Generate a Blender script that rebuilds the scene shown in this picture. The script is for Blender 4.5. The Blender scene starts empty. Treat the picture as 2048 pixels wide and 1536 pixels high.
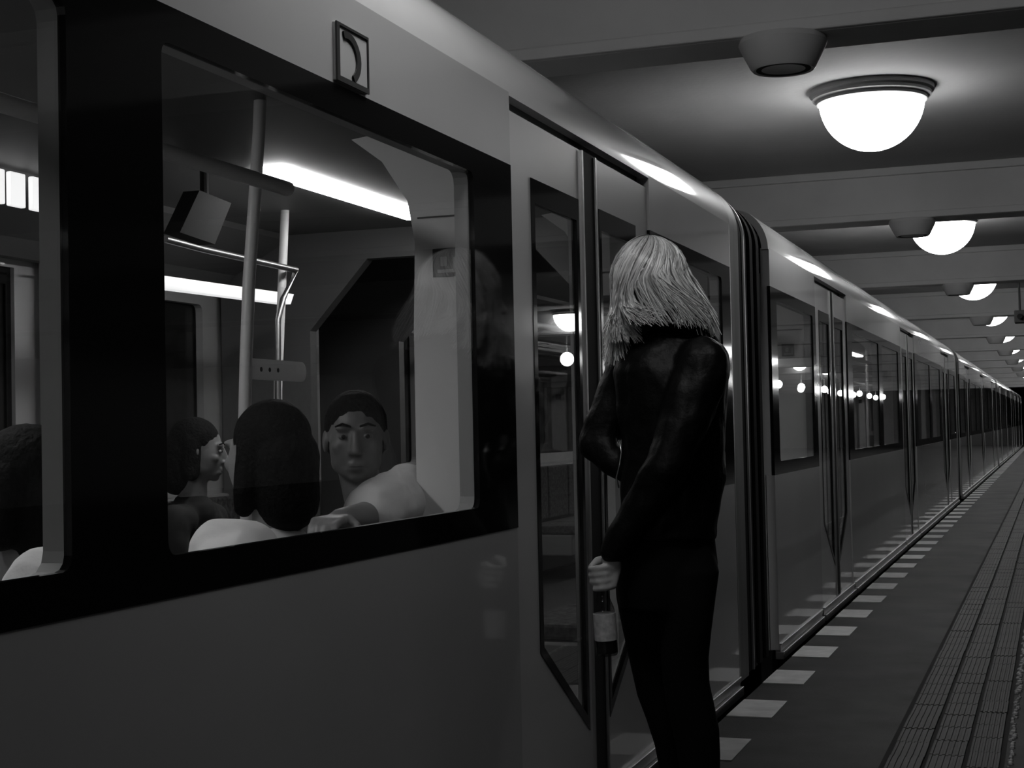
import bpy, bmesh, math, random
from mathutils import Vector, Matrix, noise
random.seed(7)
S = 1.08            # metres per layout unit
C = bpy.context.scene
COL = C.collection

# ------------------------------------------------------------------ camera
F, YAW, PITCH, ROLL, CH = 3029.9, .3431, .0304, -.0214, 1.05
cy, sy, cp, sp = math.cos(YAW), math.sin(YAW), math.cos(PITCH), math.sin(PITCH)
FW = Vector((-sy*cp, cy*cp, sp)); R0 = Vector((cy, sy, 0)); U0 = R0.cross(FW)
cr, sr = math.cos(ROLL), math.sin(ROLL)
RT = R0*cr+U0*sr; UP = U0*cr-R0*sr
CAM = Vector((0, 0, CH))
def ray(px, py): return FW+RT*((px-1024)/F)-UP*((py-768)/F)
def at(px, py, zc): return CAM+ray(px, py)*zc            # a point of the place at a given distance (layout units)
def on(px, py, ax, v):
    d = ray(px, py); return CAM+d*((v-CAM[ax])/d[ax])
cam = bpy.data.cameras.new('camera'); cam.sensor_width = 36; cam.lens = F/2048*36; cam.clip_start = .05; cam.clip_end = 300
co = bpy.data.objects.new('camera', cam); COL.objects.link(co)
m = Matrix((RT, UP, -FW)).transposed().to_4x4(); m.translation = CAM*S; co.matrix_world = m
C.camera = co

# ------------------------------------------------------------------ world, exposure
w = bpy.data.worlds.new('world'); C.world = w; w.use_nodes = True
w.node_tree.nodes['Background'].inputs[0].default_value = (.002, .002, .002, 1)
C.view_settings.view_transform = 'Standard'; C.view_settings.look = 'None'
C.view_settings.gamma = 1; C.view_settings.exposure = 0; C.view_settings.use_curve_mapping = False
C.cycles.use_denoising = True; C.cycles.transparent_max_bounces = 24; C.cycles.max_bounces = 10
C.cycles.sample_clamp_indirect = 4
LAMP = 15.0; STRIP = 22.0

# ------------------------------------------------------------------ materials
def mat(name, v, rough=.6, metal=0., coat=0., bump=0., bs=40., var=0., vs=3., spec=.5, emit=0., stretch=None, dist=.01):
    mt = bpy.data.materials.new(name); mt.use_nodes = True; nt = mt.node_tree; b = nt.nodes['Principled BSDF']
    b.inputs['Base Color'].default_value = (v, v, v, 1); b.inputs['Roughness'].default_value = rough
    b.inputs['Metallic'].default_value = metal; b.inputs['Coat Weight'].default_value = coat
    b.inputs['Coat Roughness'].default_value = .06
    b.inputs['Specular IOR Level'].default_value = spec
    if emit: b.inputs['Emission Color'].default_value = (1, 1, 1, 1); b.inputs['Emission Strength'].default_value = emit
    tc = nt.nodes.new('ShaderNodeTexCoord'); src = tc.outputs['Object']
    if stretch:
        mp = nt.nodes.new('ShaderNodeMapping'); mp.inputs['Scale'].default_value = stretch
        nt.links.new(src, mp.inputs[0]); src = mp.outputs[0]
    if var:
        n = nt.nodes.new('ShaderNodeTexNoise'); n.inputs['Scale'].default_value = vs; n.inputs['Detail'].default_value = 6
        nt.links.new(src, n.inputs['Vector'])
        r = nt.nodes.new('ShaderNodeMapRange'); r.inputs[1].default_value = .3; r.inputs[2].default_value = .7
        r.inputs[3].default_value = v*(1-var); r.inputs[4].default_value = v*(1+var)
        nt.links.new(n.outputs[0], r.inputs[0]); nt.links.new(r.outputs[0], b.inputs['Base Color'])
    if bump:
        n = nt.nodes.new('ShaderNodeTexNoise'); n.inputs['Scale'].default_value = bs; n.inputs['Detail'].default_value = 5
        nt.links.new(src, n.inputs['Vector'])
        bp = nt.nodes.new('ShaderNodeBump'); bp.inputs['Strength'].default_value = bump; bp.inputs['Distance'].default_value = dist
        nt.links.new(n.outputs[0], bp.inputs['Height']); nt.links.new(bp.outputs[0], b.inputs['Normal'])
    return mt
def glass(name, tint, rough=.0, ior=1.5, fmul=1.):
    mt = bpy.data.materials.new(name); mt.use_nodes = True; nt = mt.node_tree; nt.nodes.clear()
    o = nt.nodes.new('ShaderNodeOutputMaterial'); mx = nt.nodes.new('ShaderNodeMixShader')
    t = nt.nodes.new('ShaderNodeBsdfTransparent'); t.inputs[0].default_value = (tint, tint, tint, 1)
    g = nt.nodes.new('ShaderNodeBsdfGlossy'); g.inputs['Roughness'].default_value = rough
    fr = nt.nodes.new('ShaderNodeFresnel'); fr.inputs[0].default_value = ior
    ge = nt.nodes.new('ShaderNodeNewGeometry'); mr = nt.nodes.new('ShaderNodeMapRange'); mr.inputs[3].default_value = ior; mr.inputs[4].default_value = 1/ior
    nt.links.new(ge.outputs['Backfacing'], mr.inputs[0]); nt.links.new(mr.outputs[0], fr.inputs[0])   # same reflectance on both faces of the pane
    nt.links.new(fr.outputs[0], mx.inputs[0]); nt.links.new(t.outputs[0], mx.inputs[1]); nt.links.new(g.outputs[0], mx.inputs[2])
    nt.links.new(mx.outputs[0], o.inputs[0]); return mt
def trans(name, v):
    mt = bpy.data.materials.new(name); mt.use_nodes = True; nt = mt.node_tree; nt.nodes.clear()
    o = nt.nodes.new('ShaderNodeOutputMaterial'); mx = nt.nodes.new('ShaderNodeMixShader'); mx.inputs[0].default_value = .6
    a = nt.nodes.new('ShaderNodeBsdfDiffuse'); b = nt.nodes.new('ShaderNodeBsdfTranslucent')
    for q in (a, b): q.inputs[0].default_value = (v, v, v, 1)
    nt.links.new(a.outputs[0], mx.inputs[1]); nt.links.new(b.outputs[0], mx.inputs[2]); nt.links.new(mx.outputs[0], o.inputs[0]); return mt
M = dict(
 paint=mat('train_paint', .42, .36, coat=1., var=.05, vs=2, bump=.02, bs=2.5, dist=.02),
 roof=mat('roof_paint', .66, .42, coat=1., var=.04),
 door=mat('door_paint', .55, .35, coat=1.),
 band=mat('black_glass_band', .006, .07, spec=.45),
 rubber=mat('black_rubber', .008, .7, spec=.2),
 steel=mat('brushed_steel', .35, .38, metal=1., bump=.1, bs=60),
 frame=mat('grey_end_frame', .16, .55, coat=.0, stretch=(1, 1, .1), var=.25, vs=14),
 bellows=mat('bellows_rubber', .015, .9, spec=.1),
 under=mat('underframe', .01, .9),
 lining=mat('interior_lining', .36, .5, var=.05), screen=mat('screen_laminate', .85, .5), pole=mat('pole_enamel', .70, .4), iceil=mat('cabin_ceiling_panel', .10, .55, var=.1, vs=2),
 ifloor=mat('interior_floor', .04, .6, var=.3, vs=30),
 seat=mat('seat_fabric', .06, .9, var=.9, vs=45),
 seatshell=mat('seat_shell', .25, .5),
 strip=mat('strip_light', .8, .5, emit=STRIP),
 refl_glow=mat('reflection_glow', .8, .5, emit=1.1),  # emission imitating reflected light, for the added band and panes
 globe=mat('lamp_globe', .8, .3, emit=LAMP),
 ring=mat('lamp_ring', .30, .5),
 fixture=mat('fixture_plastic', .55, .5),
 dark=mat('dark_hole', .01, .9),
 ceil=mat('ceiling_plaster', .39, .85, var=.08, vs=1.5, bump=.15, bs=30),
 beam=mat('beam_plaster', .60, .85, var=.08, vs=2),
 wall=mat('tunnel_wall', .06, .9, var=.3, vs=2),
 tilewall=mat('wall_tile_glaze', .30, .35, var=.2, vs=6),
 track=mat('track_bed', .02, .95, var=.5, vs=20),
 asphalt=mat('platform_asphalt', .026, .66, var=.95, vs=2.2, spec=.24, bump=.35, bs=220, dist=.003),
 white=mat('white_marking', .65, .6, var=.15, vs=12, bump=.3, bs=200, dist=.002),
 tile=mat('guide_tile', .026, .6, spec=.22, var=.35, vs=5, bump=.3, bs=150, dist=.002),
 groove=mat('tile_groove', .006, .9),
 chip=mat('broken_asphalt_edge', .30, .5, var=.5, vs=60),
 plate=mat('plate_grey', .42, .5), ink=mat('plate_black', .02, .5),
 skin=mat('skin', .36, .5, var=.06, vs=12), skind=mat('skin_tanned', .20, .45, var=.10, vs=14),
 lips=mat('lips', .12, .5), eyew=mat('eye_white', .20, .3), iris=mat('eye_iris', .012, .2),
 blond=mat('blond_hair', .60, .30, spec=.9),
 black_hair=mat('black_hair', .006, .75, spec=.12, bump=.6, bs=90),
 leather=mat('black_leather', .003, .50, bump=.5, bs=14, dist=.02, spec=.14),
 trousers=mat('black_trousers', .004, .95, spec=.1),
 shirt=mat('light_shirt', .78, .85, bump=.35, bs=11, dist=.03), coat=mat('dark_coat', .018, .85),
 shoe=mat('shoe_black', .006, .5),
 zip=mat('zip_metal', .5, .3, metal=1.),
 translucent=trans('sign_acrylic', .8),
 label=mat('bottle_label', .40, .6, var=.25, vs=70), cap=mat('bottle_cap', .2, .4, metal=.6),
 glass=glass('window_glass', .92), dglass=glass('door_glass', .80), bglass=glass('bottle_glass', .6),
)

# ------------------------------------------------------------------ mesh helpers
class MB:
    def __init__(s): s.v = []; s.f = []
    def add(s, vs, fs):
        o = len(s.v); s.v += [Vector(p) for p in vs]; s.f += [tuple(i+o for i in q) for q in fs]; return s
    def box(s, x0, x1, y0, y1, z0, z1):
        return s.add([(x0,y0,z0),(x1,y0,z0),(x1,y1,z0),(x0,y1,z0),(x0,y0,z1),(x1,y0,z1),(x1,y1,z1),(x0,y1,z1)],
            [(0,3,2,1),(4,5,6,7),(0,1,5,4),(1,2,6,5),(2,3,7,6),(3,0,4,7)])
    def extrude_y(s, prof, y0, y1, closed=True):   # prof of (x,z)
        n = len(prof); vs = [(x,y0,z) for x,z in prof]+[(x,y1,z) for x,z in prof]
        fs = [(i,(i+1)%n,(i+1)%n+n,i+n) for i in range(n if closed else n-1)]
        if closed: fs += [tuple(range(n))[::-1], tuple(range(n,2*n))]
        return s.add(vs, fs)
    def slab(s, poly, x0, x1):                     # poly of (y,z) extruded in x
        n = len(poly); vs = [(x0,y,z) for y,z in poly]+[(x1,y,z) for y,z in poly]
        return s.add(vs, [(i,(i+1)%n,(i+1)%n+n,i+n) for i in range(n)]+[tuple(range(n))[::-1], tuple(range(n,2*n))])
    def ringx(s, outer, inner, x0, x1):            # frame in the yz plane, same number of points
        n = len(outer); vs = [(x0,)+tuple(p) for p in outer]+[(x0,)+tuple(p) for p in inner]+[(x1,)+tuple(p) for p in outer]+[(x1,)+tuple(p) for p in inner]
        fs = []
        for i in range(n):
            j = (i+1)%n
            fs += [(i,j,n+j,n+i),(2*n+j,2*n+i,3*n+i,3*n+j),(i,2*n+i,2*n+j,j),(n+j,3*n+j,3*n+i,n+i)]
        return s.add(vs, fs)
    def tube(s, pts, rad, n=10, cap=True, flat=None):
        pts = [Vector(p) for p in pts]; rad = rad if isinstance(rad, (list, tuple)) else [rad]*len(pts)
        vs = []; t0 = (pts[1]-pts[0]).normalized(); a = t0.orthogonal().normalized()
        for i, p in enumerate(pts):
            t = ((pts[min(i+1,len(pts)-1)]-pts[max(i-1,0)])).normalized()
            a = (a-t*a.dot(t)).normalized(); b = t.cross(a)
            for k in range(n):
                th = 2*math.pi*k/n; vs.append(p+(a*math.cos(th)+b*math.sin(th)*(flat or 1))*rad[i])
        fs = [(i*n+k,i*n+(k+1)%n,(i+1)*n+(k+1)%n,(i+1)*n+k) for i in range(len(pts)-1) for k in range(n)]
        if cap: fs += [tuple(range(n))[::-1], tuple(range((len(pts)-1)*n, len(pts)*n))]
        return s.add(vs, fs)
    def lathe(s, prof, c=(0,0,0), n=40, ax=Vector((0,0,1))):   # prof of (r,z)
        ax = ax.normalized(); a = ax.orthogonal().normalized(); b = ax.cross(a); c = Vector(c)
        vs = [c+a*(r*math.cos(2*math.pi*k/n))+b*(r*math.sin(2*math.pi*k/n))+ax*z for r, z in prof for k in range(n)]
        fs = [(i*n+k,i*n+(k+1)%n,(i+1)*n+(k+1)%n,(i+1)*n+k) for i in range(len(prof)-1) for k in range(n)]
        fs += [tuple(range(n))[::-1], tuple(range((len(prof)-1)*n, len(prof)*n))]
        return s.add(vs, fs)
    def ell(s, c, r, rot=None, n=20, m=12):
        c = Vector(c); rot = rot or Matrix.Identity(3); vs = [c+rot@Vector((0,0,r[2]))]; 
        for i in range(1, m):
            p = math.pi*i/m
            for k in range(n):
                q = 2*math.pi*k/n; vs.append(c+rot@Vector((r[0]*math.sin(p)*math.cos(q), r[1]*math.sin(p)*math.sin(q), r[2]*math.cos(p))))
        vs.append(c-rot@Vector((0,0,r[2]))); fs = [(0,1+k,1+(k+1)%n) for k in range(n)]
        for i in range(m-2): fs += [(1+i*n+k,1+(i+1)*n+k,1+(i+1)*n+(k+1)%n,1+i*n+(k+1)%n) for k in range(n)]
        L = len(vs)-1; fs += [(L,1+(m-2)*n+(k+1)%n,1+(m-2)*n+k) for k in range(n)]
        return s.add(vs, fs)
    def caps(s, pts, rad):                          # chain of balls and cones, for bodies to be fused
        for i, p in enumerate(pts):
            s.ell(p, (rad[i],)*3, n=14, m=8)
            if i: 
                a, b = Vector(pts[i-1]), Vector(p)
                if (b-a).length > 1e-4: s.tube([a, b], [rad[i-1], rad[i]], n=14)
        return s
    def build(s, name, mt, parent=None, org=(0,0,0), smooth=False, bevel=0, kind=None, label=None):
        me = bpy.data.meshes.new(name); o_ = Vector(org)
        me.from_pydata([(p-o_)*S for p in s.v], [], s.f); me.update()
        bm = bmesh.new(); bm.from_mesh(me); bmesh.ops.recalc_face_normals(bm, faces=bm.faces)
        if bevel:
            bmesh.ops.bevel(bm, geom=[e for e in bm.edges if len(e.link_faces) == 2 and e.calc_face_angle(0) > .5], offset=bevel*S, segments=2, affect='EDGES', profile=.5)
        bm.to_mesh(me); bm.free()
        me.materials.append(M[mt] if isinstance(mt, str) else mt)
        if smooth:
            me.shade_smooth()
            if smooth == 'auto': me.set_sharp_from_angle(angle=math.radians(38))
        o = bpy.data.objects.new(name, me); COL.objects.link(o)
        if parent: o.parent = parent
        else: o.location = o_*S
        if kind: o['kind'] = kind
        if label: o['label'] = label
        return o
def empty(name, loc, label, cat, group=None, kind=None):
    o = bpy.data.objects.new(name, None); COL.objects.link(o); o.location = Vector(loc)*S; o.empty_display_size = .1
    o['label'] = label; o['category'] = cat
    if group: o['group'] = group
    if kind: o['kind'] = kind
    return o
def copy_tree(o, parent=None):
    c = o.copy(); COL.objects.link(c); c.parent = parent
    for ch in list(o.children): copy_tree(ch, c)
    return c
def fuse(mb, name, mt, parent=None, org=(0,0,0), voxel=.007, smooth=4, disp=None, label=None):
    """one continuous surface out of overlapping volumes"""
    o = mb.build(name, mt, None, org)
    r = o.modifiers.new('r', 'REMESH'); r.mode = 'VOXEL'; r.voxel_size = voxel*S
    sm = o.modifiers.new('s', 'SMOOTH'); sm.iterations = smooth; sm.factor = .5
    dg = bpy.context.evaluated_depsgraph_get(); me = bpy.data.meshes.new_from_object(o.evaluated_get(dg))
    o.modifiers.clear(); o.data = me; me.name = name
    if disp:
        amp, sc, st = disp; me.calc_loop_triangles() if False else None
        nm = [v.normal.copy() for v in me.vertices]
        for v, n_ in zip(me.vertices, nm):
            q = Vector((v.co.x*st[0], v.co.y*st[1], v.co.z*st[2]))*sc
            v.co += n_*amp*(noise.noise(q)+.5*noise.noise(q*2.1))
    me.shade_smooth(); me.materials.clear(); me.materials.append(M[mt])
    if parent: o.parent = parent; o.location = (0,0,0)
    if label: o['label'] = label
    return o

# ------------------------------------------------------------------ station structure
CZ = 2.66; BZ = 2.328; YE = 66
EDGE = -1.15
fl = MB().box(EDGE, 13.0, -9, YE, -.12, 0); fl.box(EDGE+.12, 13.0, -9, YE, -1.0, -.12)
floor = fl.build('floor', 'asphalt', kind='structure')
MB().box(-4.6, EDGE+.12, -9, YE+30, -1.12, -1.0).build('trim_1', 'track', kind='structure')
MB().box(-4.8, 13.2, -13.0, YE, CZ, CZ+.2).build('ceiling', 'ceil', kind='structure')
MB().box(-4.8, -4.6, -13.0, YE+30, -1.12, CZ).build('wall_left', 'wall', kind='structure')
MB().box(13.0, 13.2, -13.0, YE, -1.12, CZ).build('wall_right', 'tilewall', kind='structure')
MB().box(-4.6, 13.0, -13.0, -9, -1.12, CZ).build('wall_back', 'tilewall', kind='structure')
wf = MB().box(-.9, 13.0, YE, YE+.3, -1.12, CZ+.2); wf.box(-4.6, -.9, YE, YE+.3, 2.5, CZ+.2); wf.box(-4.8, 0, YE+29, YE+30, -1.1, 3); wf.box(-4.8, 0, YE, YE+30, 2.9, 3)
wf.box(-.9, -.6, YE, YE+30, -1.1, 3)
wf.build('wall_far', 'wall', kind='structure')
by = 4.955-4.87*2; k = 1
while by < YE:
    b = MB().extrude_y([(-4.6,0),(13.0,0),(13.0,1),(-4.6,1)], by, by+.24) if False else MB()
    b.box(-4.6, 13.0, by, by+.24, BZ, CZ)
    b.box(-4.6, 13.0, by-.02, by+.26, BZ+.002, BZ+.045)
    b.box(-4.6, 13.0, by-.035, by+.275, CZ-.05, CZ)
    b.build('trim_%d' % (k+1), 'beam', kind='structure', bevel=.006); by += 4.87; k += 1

# white edge blocks
y = 5.219*.9036-.723*9
while y < 60:
    MB().box(EDGE+.002, -.983, y, y+.336, -.001, .0035).build('painted_block', 'white', floor); y += .723
# guide strip tiles
MB().box(-.536, -.175, -5, 60, -.001, .0008).build('tile_bed', 'groove', floor)
rows = [(-.517, -.413), (-.400, -.295), (-.282, -.190)]
TL = .228
def tile_mesh(w):
    b = MB(); n = 6; g = w/(n*2-1); e = .003; prof = [(0, 0)]
    for i in range(n): x0 = i*2*g; prof += [(x0+.0006, .0075), (x0+g-.0006, .0075)] + ([(x0+g+.0006, .0045), (x0+2*g-.0006, .0045)] if i < n-1 else [])
    prof += [(w, 0)]
    b.extrude_y(prof, 0, TL-.006); return b
rest = MB()
for ri, (x0, x1) in enumerate(rows):
    base = tile_mesh(x1-x0); ob = None; cnt = 0; yy = 3.75+.0*ri
    off = [0, .05, .12][ri]; yy += off
    while yy < 60:
        if cnt < 98:
            if ob is None: ob = base.build('tile', 'tile', floor); t = ob
            else: t = ob.copy(); COL.objects.link(t)
            t.location = Vector((x0+random.uniform(-.0012, .0012), yy, .001+random.uniform(-.0015, .0008)))*S; cnt += 1
            t.rotation_euler = (random.uniform(-.004, .004), random.uniform(-.006, .006), 0)
        else: rest.box(x0, x1, yy, yy+TL-.006, 0, .008)
        yy += TL
    yy = 3.75+off-TL
    while yy > -5: rest.box(x0, x1, yy, yy+TL-.006, 0, .008); yy -= TL
rest.build('far_tiles', 'tile', floor, kind='stuff')
ch = MB(); yy = 3.5
while yy < 24:
    r = random.uniform(.004, .012); ch.ell((-.165+random.uniform(-.004, .012), yy, .001), (r, r*1.6, r*.7), n=6, m=4); yy += random.uniform(.008, .05)
ch.build('crumbled_edge', 'chip', floor, kind='stuff')

# ------------------------------------------------------------------ ceiling lamps and fixtures
def lamp():
    t = empty('ceiling_lamp', (0,0,0), 'x', 'lamp', 'globe lamps along the platform ceiling')
    g = MB(); R = .25
    g.lathe([(R*math.cos(a), -.05-R*math.sin(a)) for a in [math.pi/2*i/14*.995 for i in range(15)]], n=48)
    g.build('globe', 'globe', t, smooth=True)
    r = MB().lathe([(.20,0),(.295,0),(.295,-.022),(.282,-.030),(.282,-.044),(.262,-.052),(.262,-.066),(.252,-.07),(.2,-.055)], n=56)
    r.build('ring', 'ring', t, smooth='auto'); return t
L0 = None; lamps = []
def put_lamp(x, y, label):
    global L0
    if L0 is None: L0 = lamp(); o = L0
    else: o = copy_tree(L0)
    o.location = Vector((x, y, CZ))*S; o['label'] = label; lamps.append(o)
LX = -.785
ords = ['nearest globe lamp in view, large and whole, over the platform', 'second globe lamp along the ceiling, partly behind a bowl fixture',
        'third globe lamp from the camera, its top cut by a beam', 'fourth globe lamp down the row, half behind a beam',
        'fifth globe lamp down the row, a small sliver behind its beam', 'sixth globe lamp down the row, small and low',
        'seventh globe lamp, tiny at the picture edge']
for i in range(7): put_lamp(LX, 7.45+4.9*i, ords[i])
for i, wd_ in enumerate(('eighth', 'ninth', 'tenth', 'eleventh', 'twelfth')): put_lamp(LX, 7.45+4.9*(7+i), wd_+' globe lamp along the near row, at the dark end of the platform')
for i, wd_ in ((1, 'just above the picture'), (2, 'right behind the camera'), (3, 'furthest behind the camera')): put_lamp(LX, 7.45-4.9*i, 'globe lamp over the platform edge, '+wd_)
for X, ys_ in ((3.7, 19.6),):
    for i in range(9): put_lamp(X, ys_+4.9*i, 'globe lamp of the rows deeper in the hall, seen only mirrored in the carriage windows')
# lower pendant row deeper in the hall (mirrored as a string of dots in the far windows)
pd = empty('pendant_lamp', (4.0, 20.3, CZ), 'small pendant globe lamp of the row deeper in the hall, mirrored in the far windows', 'lamp', 'pendant lamps deeper in the hall')
MB().ell((0, 0, 2.03-CZ), (.095, .095, .10)).build('globe', 'globe', pd, smooth=True)
MB().tube([(0, 0, 2.14-CZ), (0, 0, 0)], .012, n=8).build('stem', 'fixture', pd)
for i in range(1, 18):
    o = copy_tree(pd); o.location = Vector((4.0+.25*math.sin(i*2.3), 20.3+2.45*i+.7*math.sin(i*1.7), CZ))*S
bowl0 = None
bl = ['nearest grey bowl-shaped fixture under the first ceiling beam', 'grey bowl-shaped fixture under the second beam, in front of the second lamp',
      'small bowl-shaped fixture under the third beam', 'small bowl-shaped fixture under the fourth beam']
for i in range(9):
    yb = 5.07+4.87*i
    if bowl0 is None:
        bowl0 = empty('ceiling_speaker', (0,0,0), 'x', 'fixture', 'bowl fixtures under the ceiling beams')
        MB().lathe([(.140,.0),(.146,-.018),(.140,-.034),(.108,-.098),(.100,-.106),(.092,-.103)], n=40).build('housing', 'fixture', bowl0, smooth='auto')
        MB().lathe([(.092,-.098),(.090,-.104),(.055,-.102),(.01,-.101)], n=32).build('grille', 'dark', bowl0, smooth='auto')
        o = bowl0
    else: o = copy_tree(bowl0)
    o.location = Vector((-.812, yb-.05, BZ+.003))*S; o['label'] = bl[i] if i < 4 else 'tiny bowl-shaped fixture under the %s ceiling beam' % ('fifth', 'sixth', 'seventh', 'eighth', 'ninth')[i-4]
sg = empty('hanging_camera', on(2040, 634, 1, 18.), 'small dark box camera hanging from the ceiling near the picture edge', 'camera')
p = on(2040, 634, 1, 18.)
MB().box(-.06, .09, -.1, .1, -.07, .07).build('housing', 'under', sg, bevel=.01)
MB().tube([(0,0,.07), (0,0,CZ-p.z)], .012).build('bracket', 'under', sg)
MB().lathe([(.03,0),(.03,.03)], (0,-.13,0), n=16, ax=Vector((0,1,0))).build('lens', 'band', sg)

# ------------------------------------------------------------------ carriages
X0 = -1.2; XC = -2.38; X1 = 2*XC-X0; CL = 13.7
ZB, ZT, ZD = .82, 1.68, 1.835
DC = [2.08, 6.91, 11.74]; DH = .66
BAYS = [(.04, DC[0]-DH), (DC[0]+DH, DC[1]-DH), (DC[1]+DH, DC[2]-DH), (DC[2]+DH, CL-.04)]
WINS = {0: [(.16, 1.28)], 1: [(.24, 1.785), (2.01, 3.26)], 2: [(.24, 1.785), (2.01, 3.26)], 3: [(.12, 1.1)]}
def rect(y0, y1, z0, z1): return [(y0,z0),(y1,z0),(y1,z1),(y0,z1)]
def rrect(y0, y1, z0, z1, r, n=5):
    out = []
    for cx_, cz_, a0 in ((y0+r,z0+r,180),(y1-r,z0+r,270),(y1-r,z1-r,0),(y0+r,z1-r,90)):
        for i in range(n+1):
            a = math.radians(a0+90*i/n); out.append((cx_+r*math.cos(a), cz_+r*math.sin(a)))
    return out
def rect_for(rr, y0, y1, z0, z1, n=5):      # outer points matching rrect()
    out = []
    for q, (cy_, cz_) in enumerate(((y0,z0),(y1,z0),(y1,z1),(y0,z1))): out += [(cy_, cz_)]*(n+1)
    return out
carriage = empty('metro_carriage', (0,0,0), 'x', 'train', 'coupled sections of the metro train')
def side(s):
    """s=+1 platform side, -1 far side; x grows outward"""
    def X(d): return X0-d if s > 0 else X1+d       # depth d inward from the skin
    def bx(mb, d0, d1, y0, y1, z0, z1): return mb.box(min(X(d0),X(d1)), max(X(d0),X(d1)), y0, y1, z0, z1)
    for bi, (a, b) in enumerate(BAYS):
        p_ = MB(); bx(p_, 0, .04, a, b, .03, ZB); p_.build('lower_panel', 'paint', carriage, bevel=.003)
        p_ = MB(); bx(p_, 0, .04, a, b, ZT, ZD+.02); p_.build('upper_panel', 'paint', carriage)
        ws = WINS[bi]; prev = a; bd = MB()
        cuts = [(a+w0, a+w1) for w0, w1 in ws]
        for i, (w0, w1) in enumerate(cuts):
            left = prev; right = b if i == len(cuts)-1 else (w1+cuts[i+1][0])/2
            inner = rrect(w0, w1, ZB+.06, ZT-.055, .02, 3); outer = rect_for(None, left, right, ZB, ZT, 3)
            bd.ringx(outer, inner, X(-.001), X(.012)); prev = right
            pn = MB(); bx(pn, .004, .008, w0-.01, w1+.01, ZB+.05, ZT-.045); pn.build('window_pane', 'glass', carriage)
            su = MB(); su.ringx(rect_for(None, left, right, ZB, ZT, 3), rrect(w0-.005, w1+.005, ZB+.055, ZT-.05, .03, 3), X(.014), X(.048))
            su.build('window_surround', 'lining', carriage)
        bd.build('window_band', 'band', carriage)
        li = MB(); bx(li, .042, .06, a, b, .03, ZB); li.build('lining_panel', 'lining', carriage); li = MB(); bx(li, .042, .06, a, b, ZT, ZT+.06); li.build('lining_panel', 'lining', carriage)
    # sill step along the side, in lengths between the doors
    segs = [(.05, DC[0]-DH-.06), (DC[0]-DH, DC[0]+DH), (DC[0]+DH+.06, DC[1]-DH-.06), (DC[1]-DH, DC[1]+DH), (DC[1]+DH+.06, DC[2]-DH-.06), (DC[2]-DH, DC[2]+DH), (DC[2]+DH+.06, CL-.05)]
    for a, b in segs:
        p_ = MB(); bx(p_, -.018, .02, a, b, -.012, .022); bx(p_, -.004, .02, a, b, .022, .052); bx(p_, -.010, .02, a, b, .052, .060)
        p_.build('sill_strip', 'steel', carriage, bevel=.002)
    p_ = MB(); bx(p_, .03, .08, .02, CL-.02, -.75, .03); p_.build('skirt', 'under', carriage)
    for dc in DC:
        for q in (-1, 1):
            e0, e1 = dc+q*(DH-.012), dc+q*.062
            lo, hi = min(e0,e1), max(e0,e1)
            g0, g1 = dc+q*.50, dc+q*.098      # glass: outer edge, seam edge
            zt = 1.675; zo, zi = .50, .235      # outer low corner, seam low corner
            og = [(e0,.035),(e1,.035),(e1,ZD-.02),(e0,ZD-.02),(e0,.9)]
            ig = [(g0,zo),(g1,zi),(g1,zt),(g0,zt),(g0,.9)]
            # outer list matched to inner
            lf = MB(); lf.ringx(og, ig, X(.006), X(.036)); leaf = lf.build('door', 'door', carriage)
            ib = [(g0-q*.028,zo+.012),(g1+q*.022,zi+.045),(g1+q*.022,zt-.06),(g0-q*.028,zt-.06),(g0-q*.028,.9)]
            bo = MB(); bo.ringx(ig, ib, X(.004), X(.020)); bo.build('glass_border', 'band', leaf)
            gl = MB(); gl.slab(ig, X(.010), X(.014)); gl.build('door_window', 'dglass', leaf)
            tr = MB(); bx(tr, .0, .03, dc+q*.064-.006, dc+q*.064+.006, .04, ZD-.02); tr.build('edge_trim', 'steel', leaf)
        p_ = MB(); bx(p_, .004, .05, dc-.055, dc+.055, .03, ZD-.018); p_.build('door_seal', 'rubber', carriage)
        p_ = MB()
        bx(p_, .06, .12, dc-DH, dc-DH+.05, .03, ZD); bx(p_, .06, .12, dc+DH-.05, dc+DH, .03, ZD); bx(p_, .045, .12, dc-DH, dc+DH, ZD-.07, ZD+.03)
        p_.build('door_portal', 'lining', carriage)
        # narrow draught screens on both sides of the doorway
        for q in (-1, 1):
            ys = dc+q*(DH+.06)
            prof = [(X(.045), .05), (X(.228), .05), (X(.225), 1.30), (X(.218), 1.50), (X(.235), 1.60), (X(.30), 1.70), (X(.38), 1.76), (X(.045), 1.80)]
            sc_ = MB().extrude_y(prof, ys-.015, ys+.015); sc = sc_.build('draught_screen', 'screen', carriage)
            sg_ = MB(); f_ = -.017
            jx = sorted((X(.06), X(.21))); MB().box(jx[0], jx[1], ys+f_, ys+f_+.001, 1.556, 1.560).build('joint', 'ink', sc)
            xs = sorted((X(.105), X(.172)))
            sg_.box(xs[0], xs[1], ys+f_-.001, ys+f_+.001, 1.415, 1.482); sg_.build('pictogram', 'ink', sc)
            sg_ = MB(); sg_.box(xs[0]+.012, xs[1]-.012, ys+f_-.002, ys+f_, 1.424, 1.432); sg_.box(xs[0]+.02, xs[1]-.03, ys+f_-.002, ys+f_, 1.44, 1.462)
            sg_.box(xs[1]-.014, xs[1]-.008, ys+f_-.002, ys+f_, 1.424, 1.46); sg_.build('pictogram_print', 'plate', sc)
            if s < 0: pb = MB().tube([(X(.26), ys-.01, .1), (X(.262), ys-.01, 1.2), (X(.25), ys-.01, 1.50), (X(.30), ys-.01, 1.68), (X(.45), ys-.01, 1.80)], .014); pb.build('grab_rail', 'lining', carriage)
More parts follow.
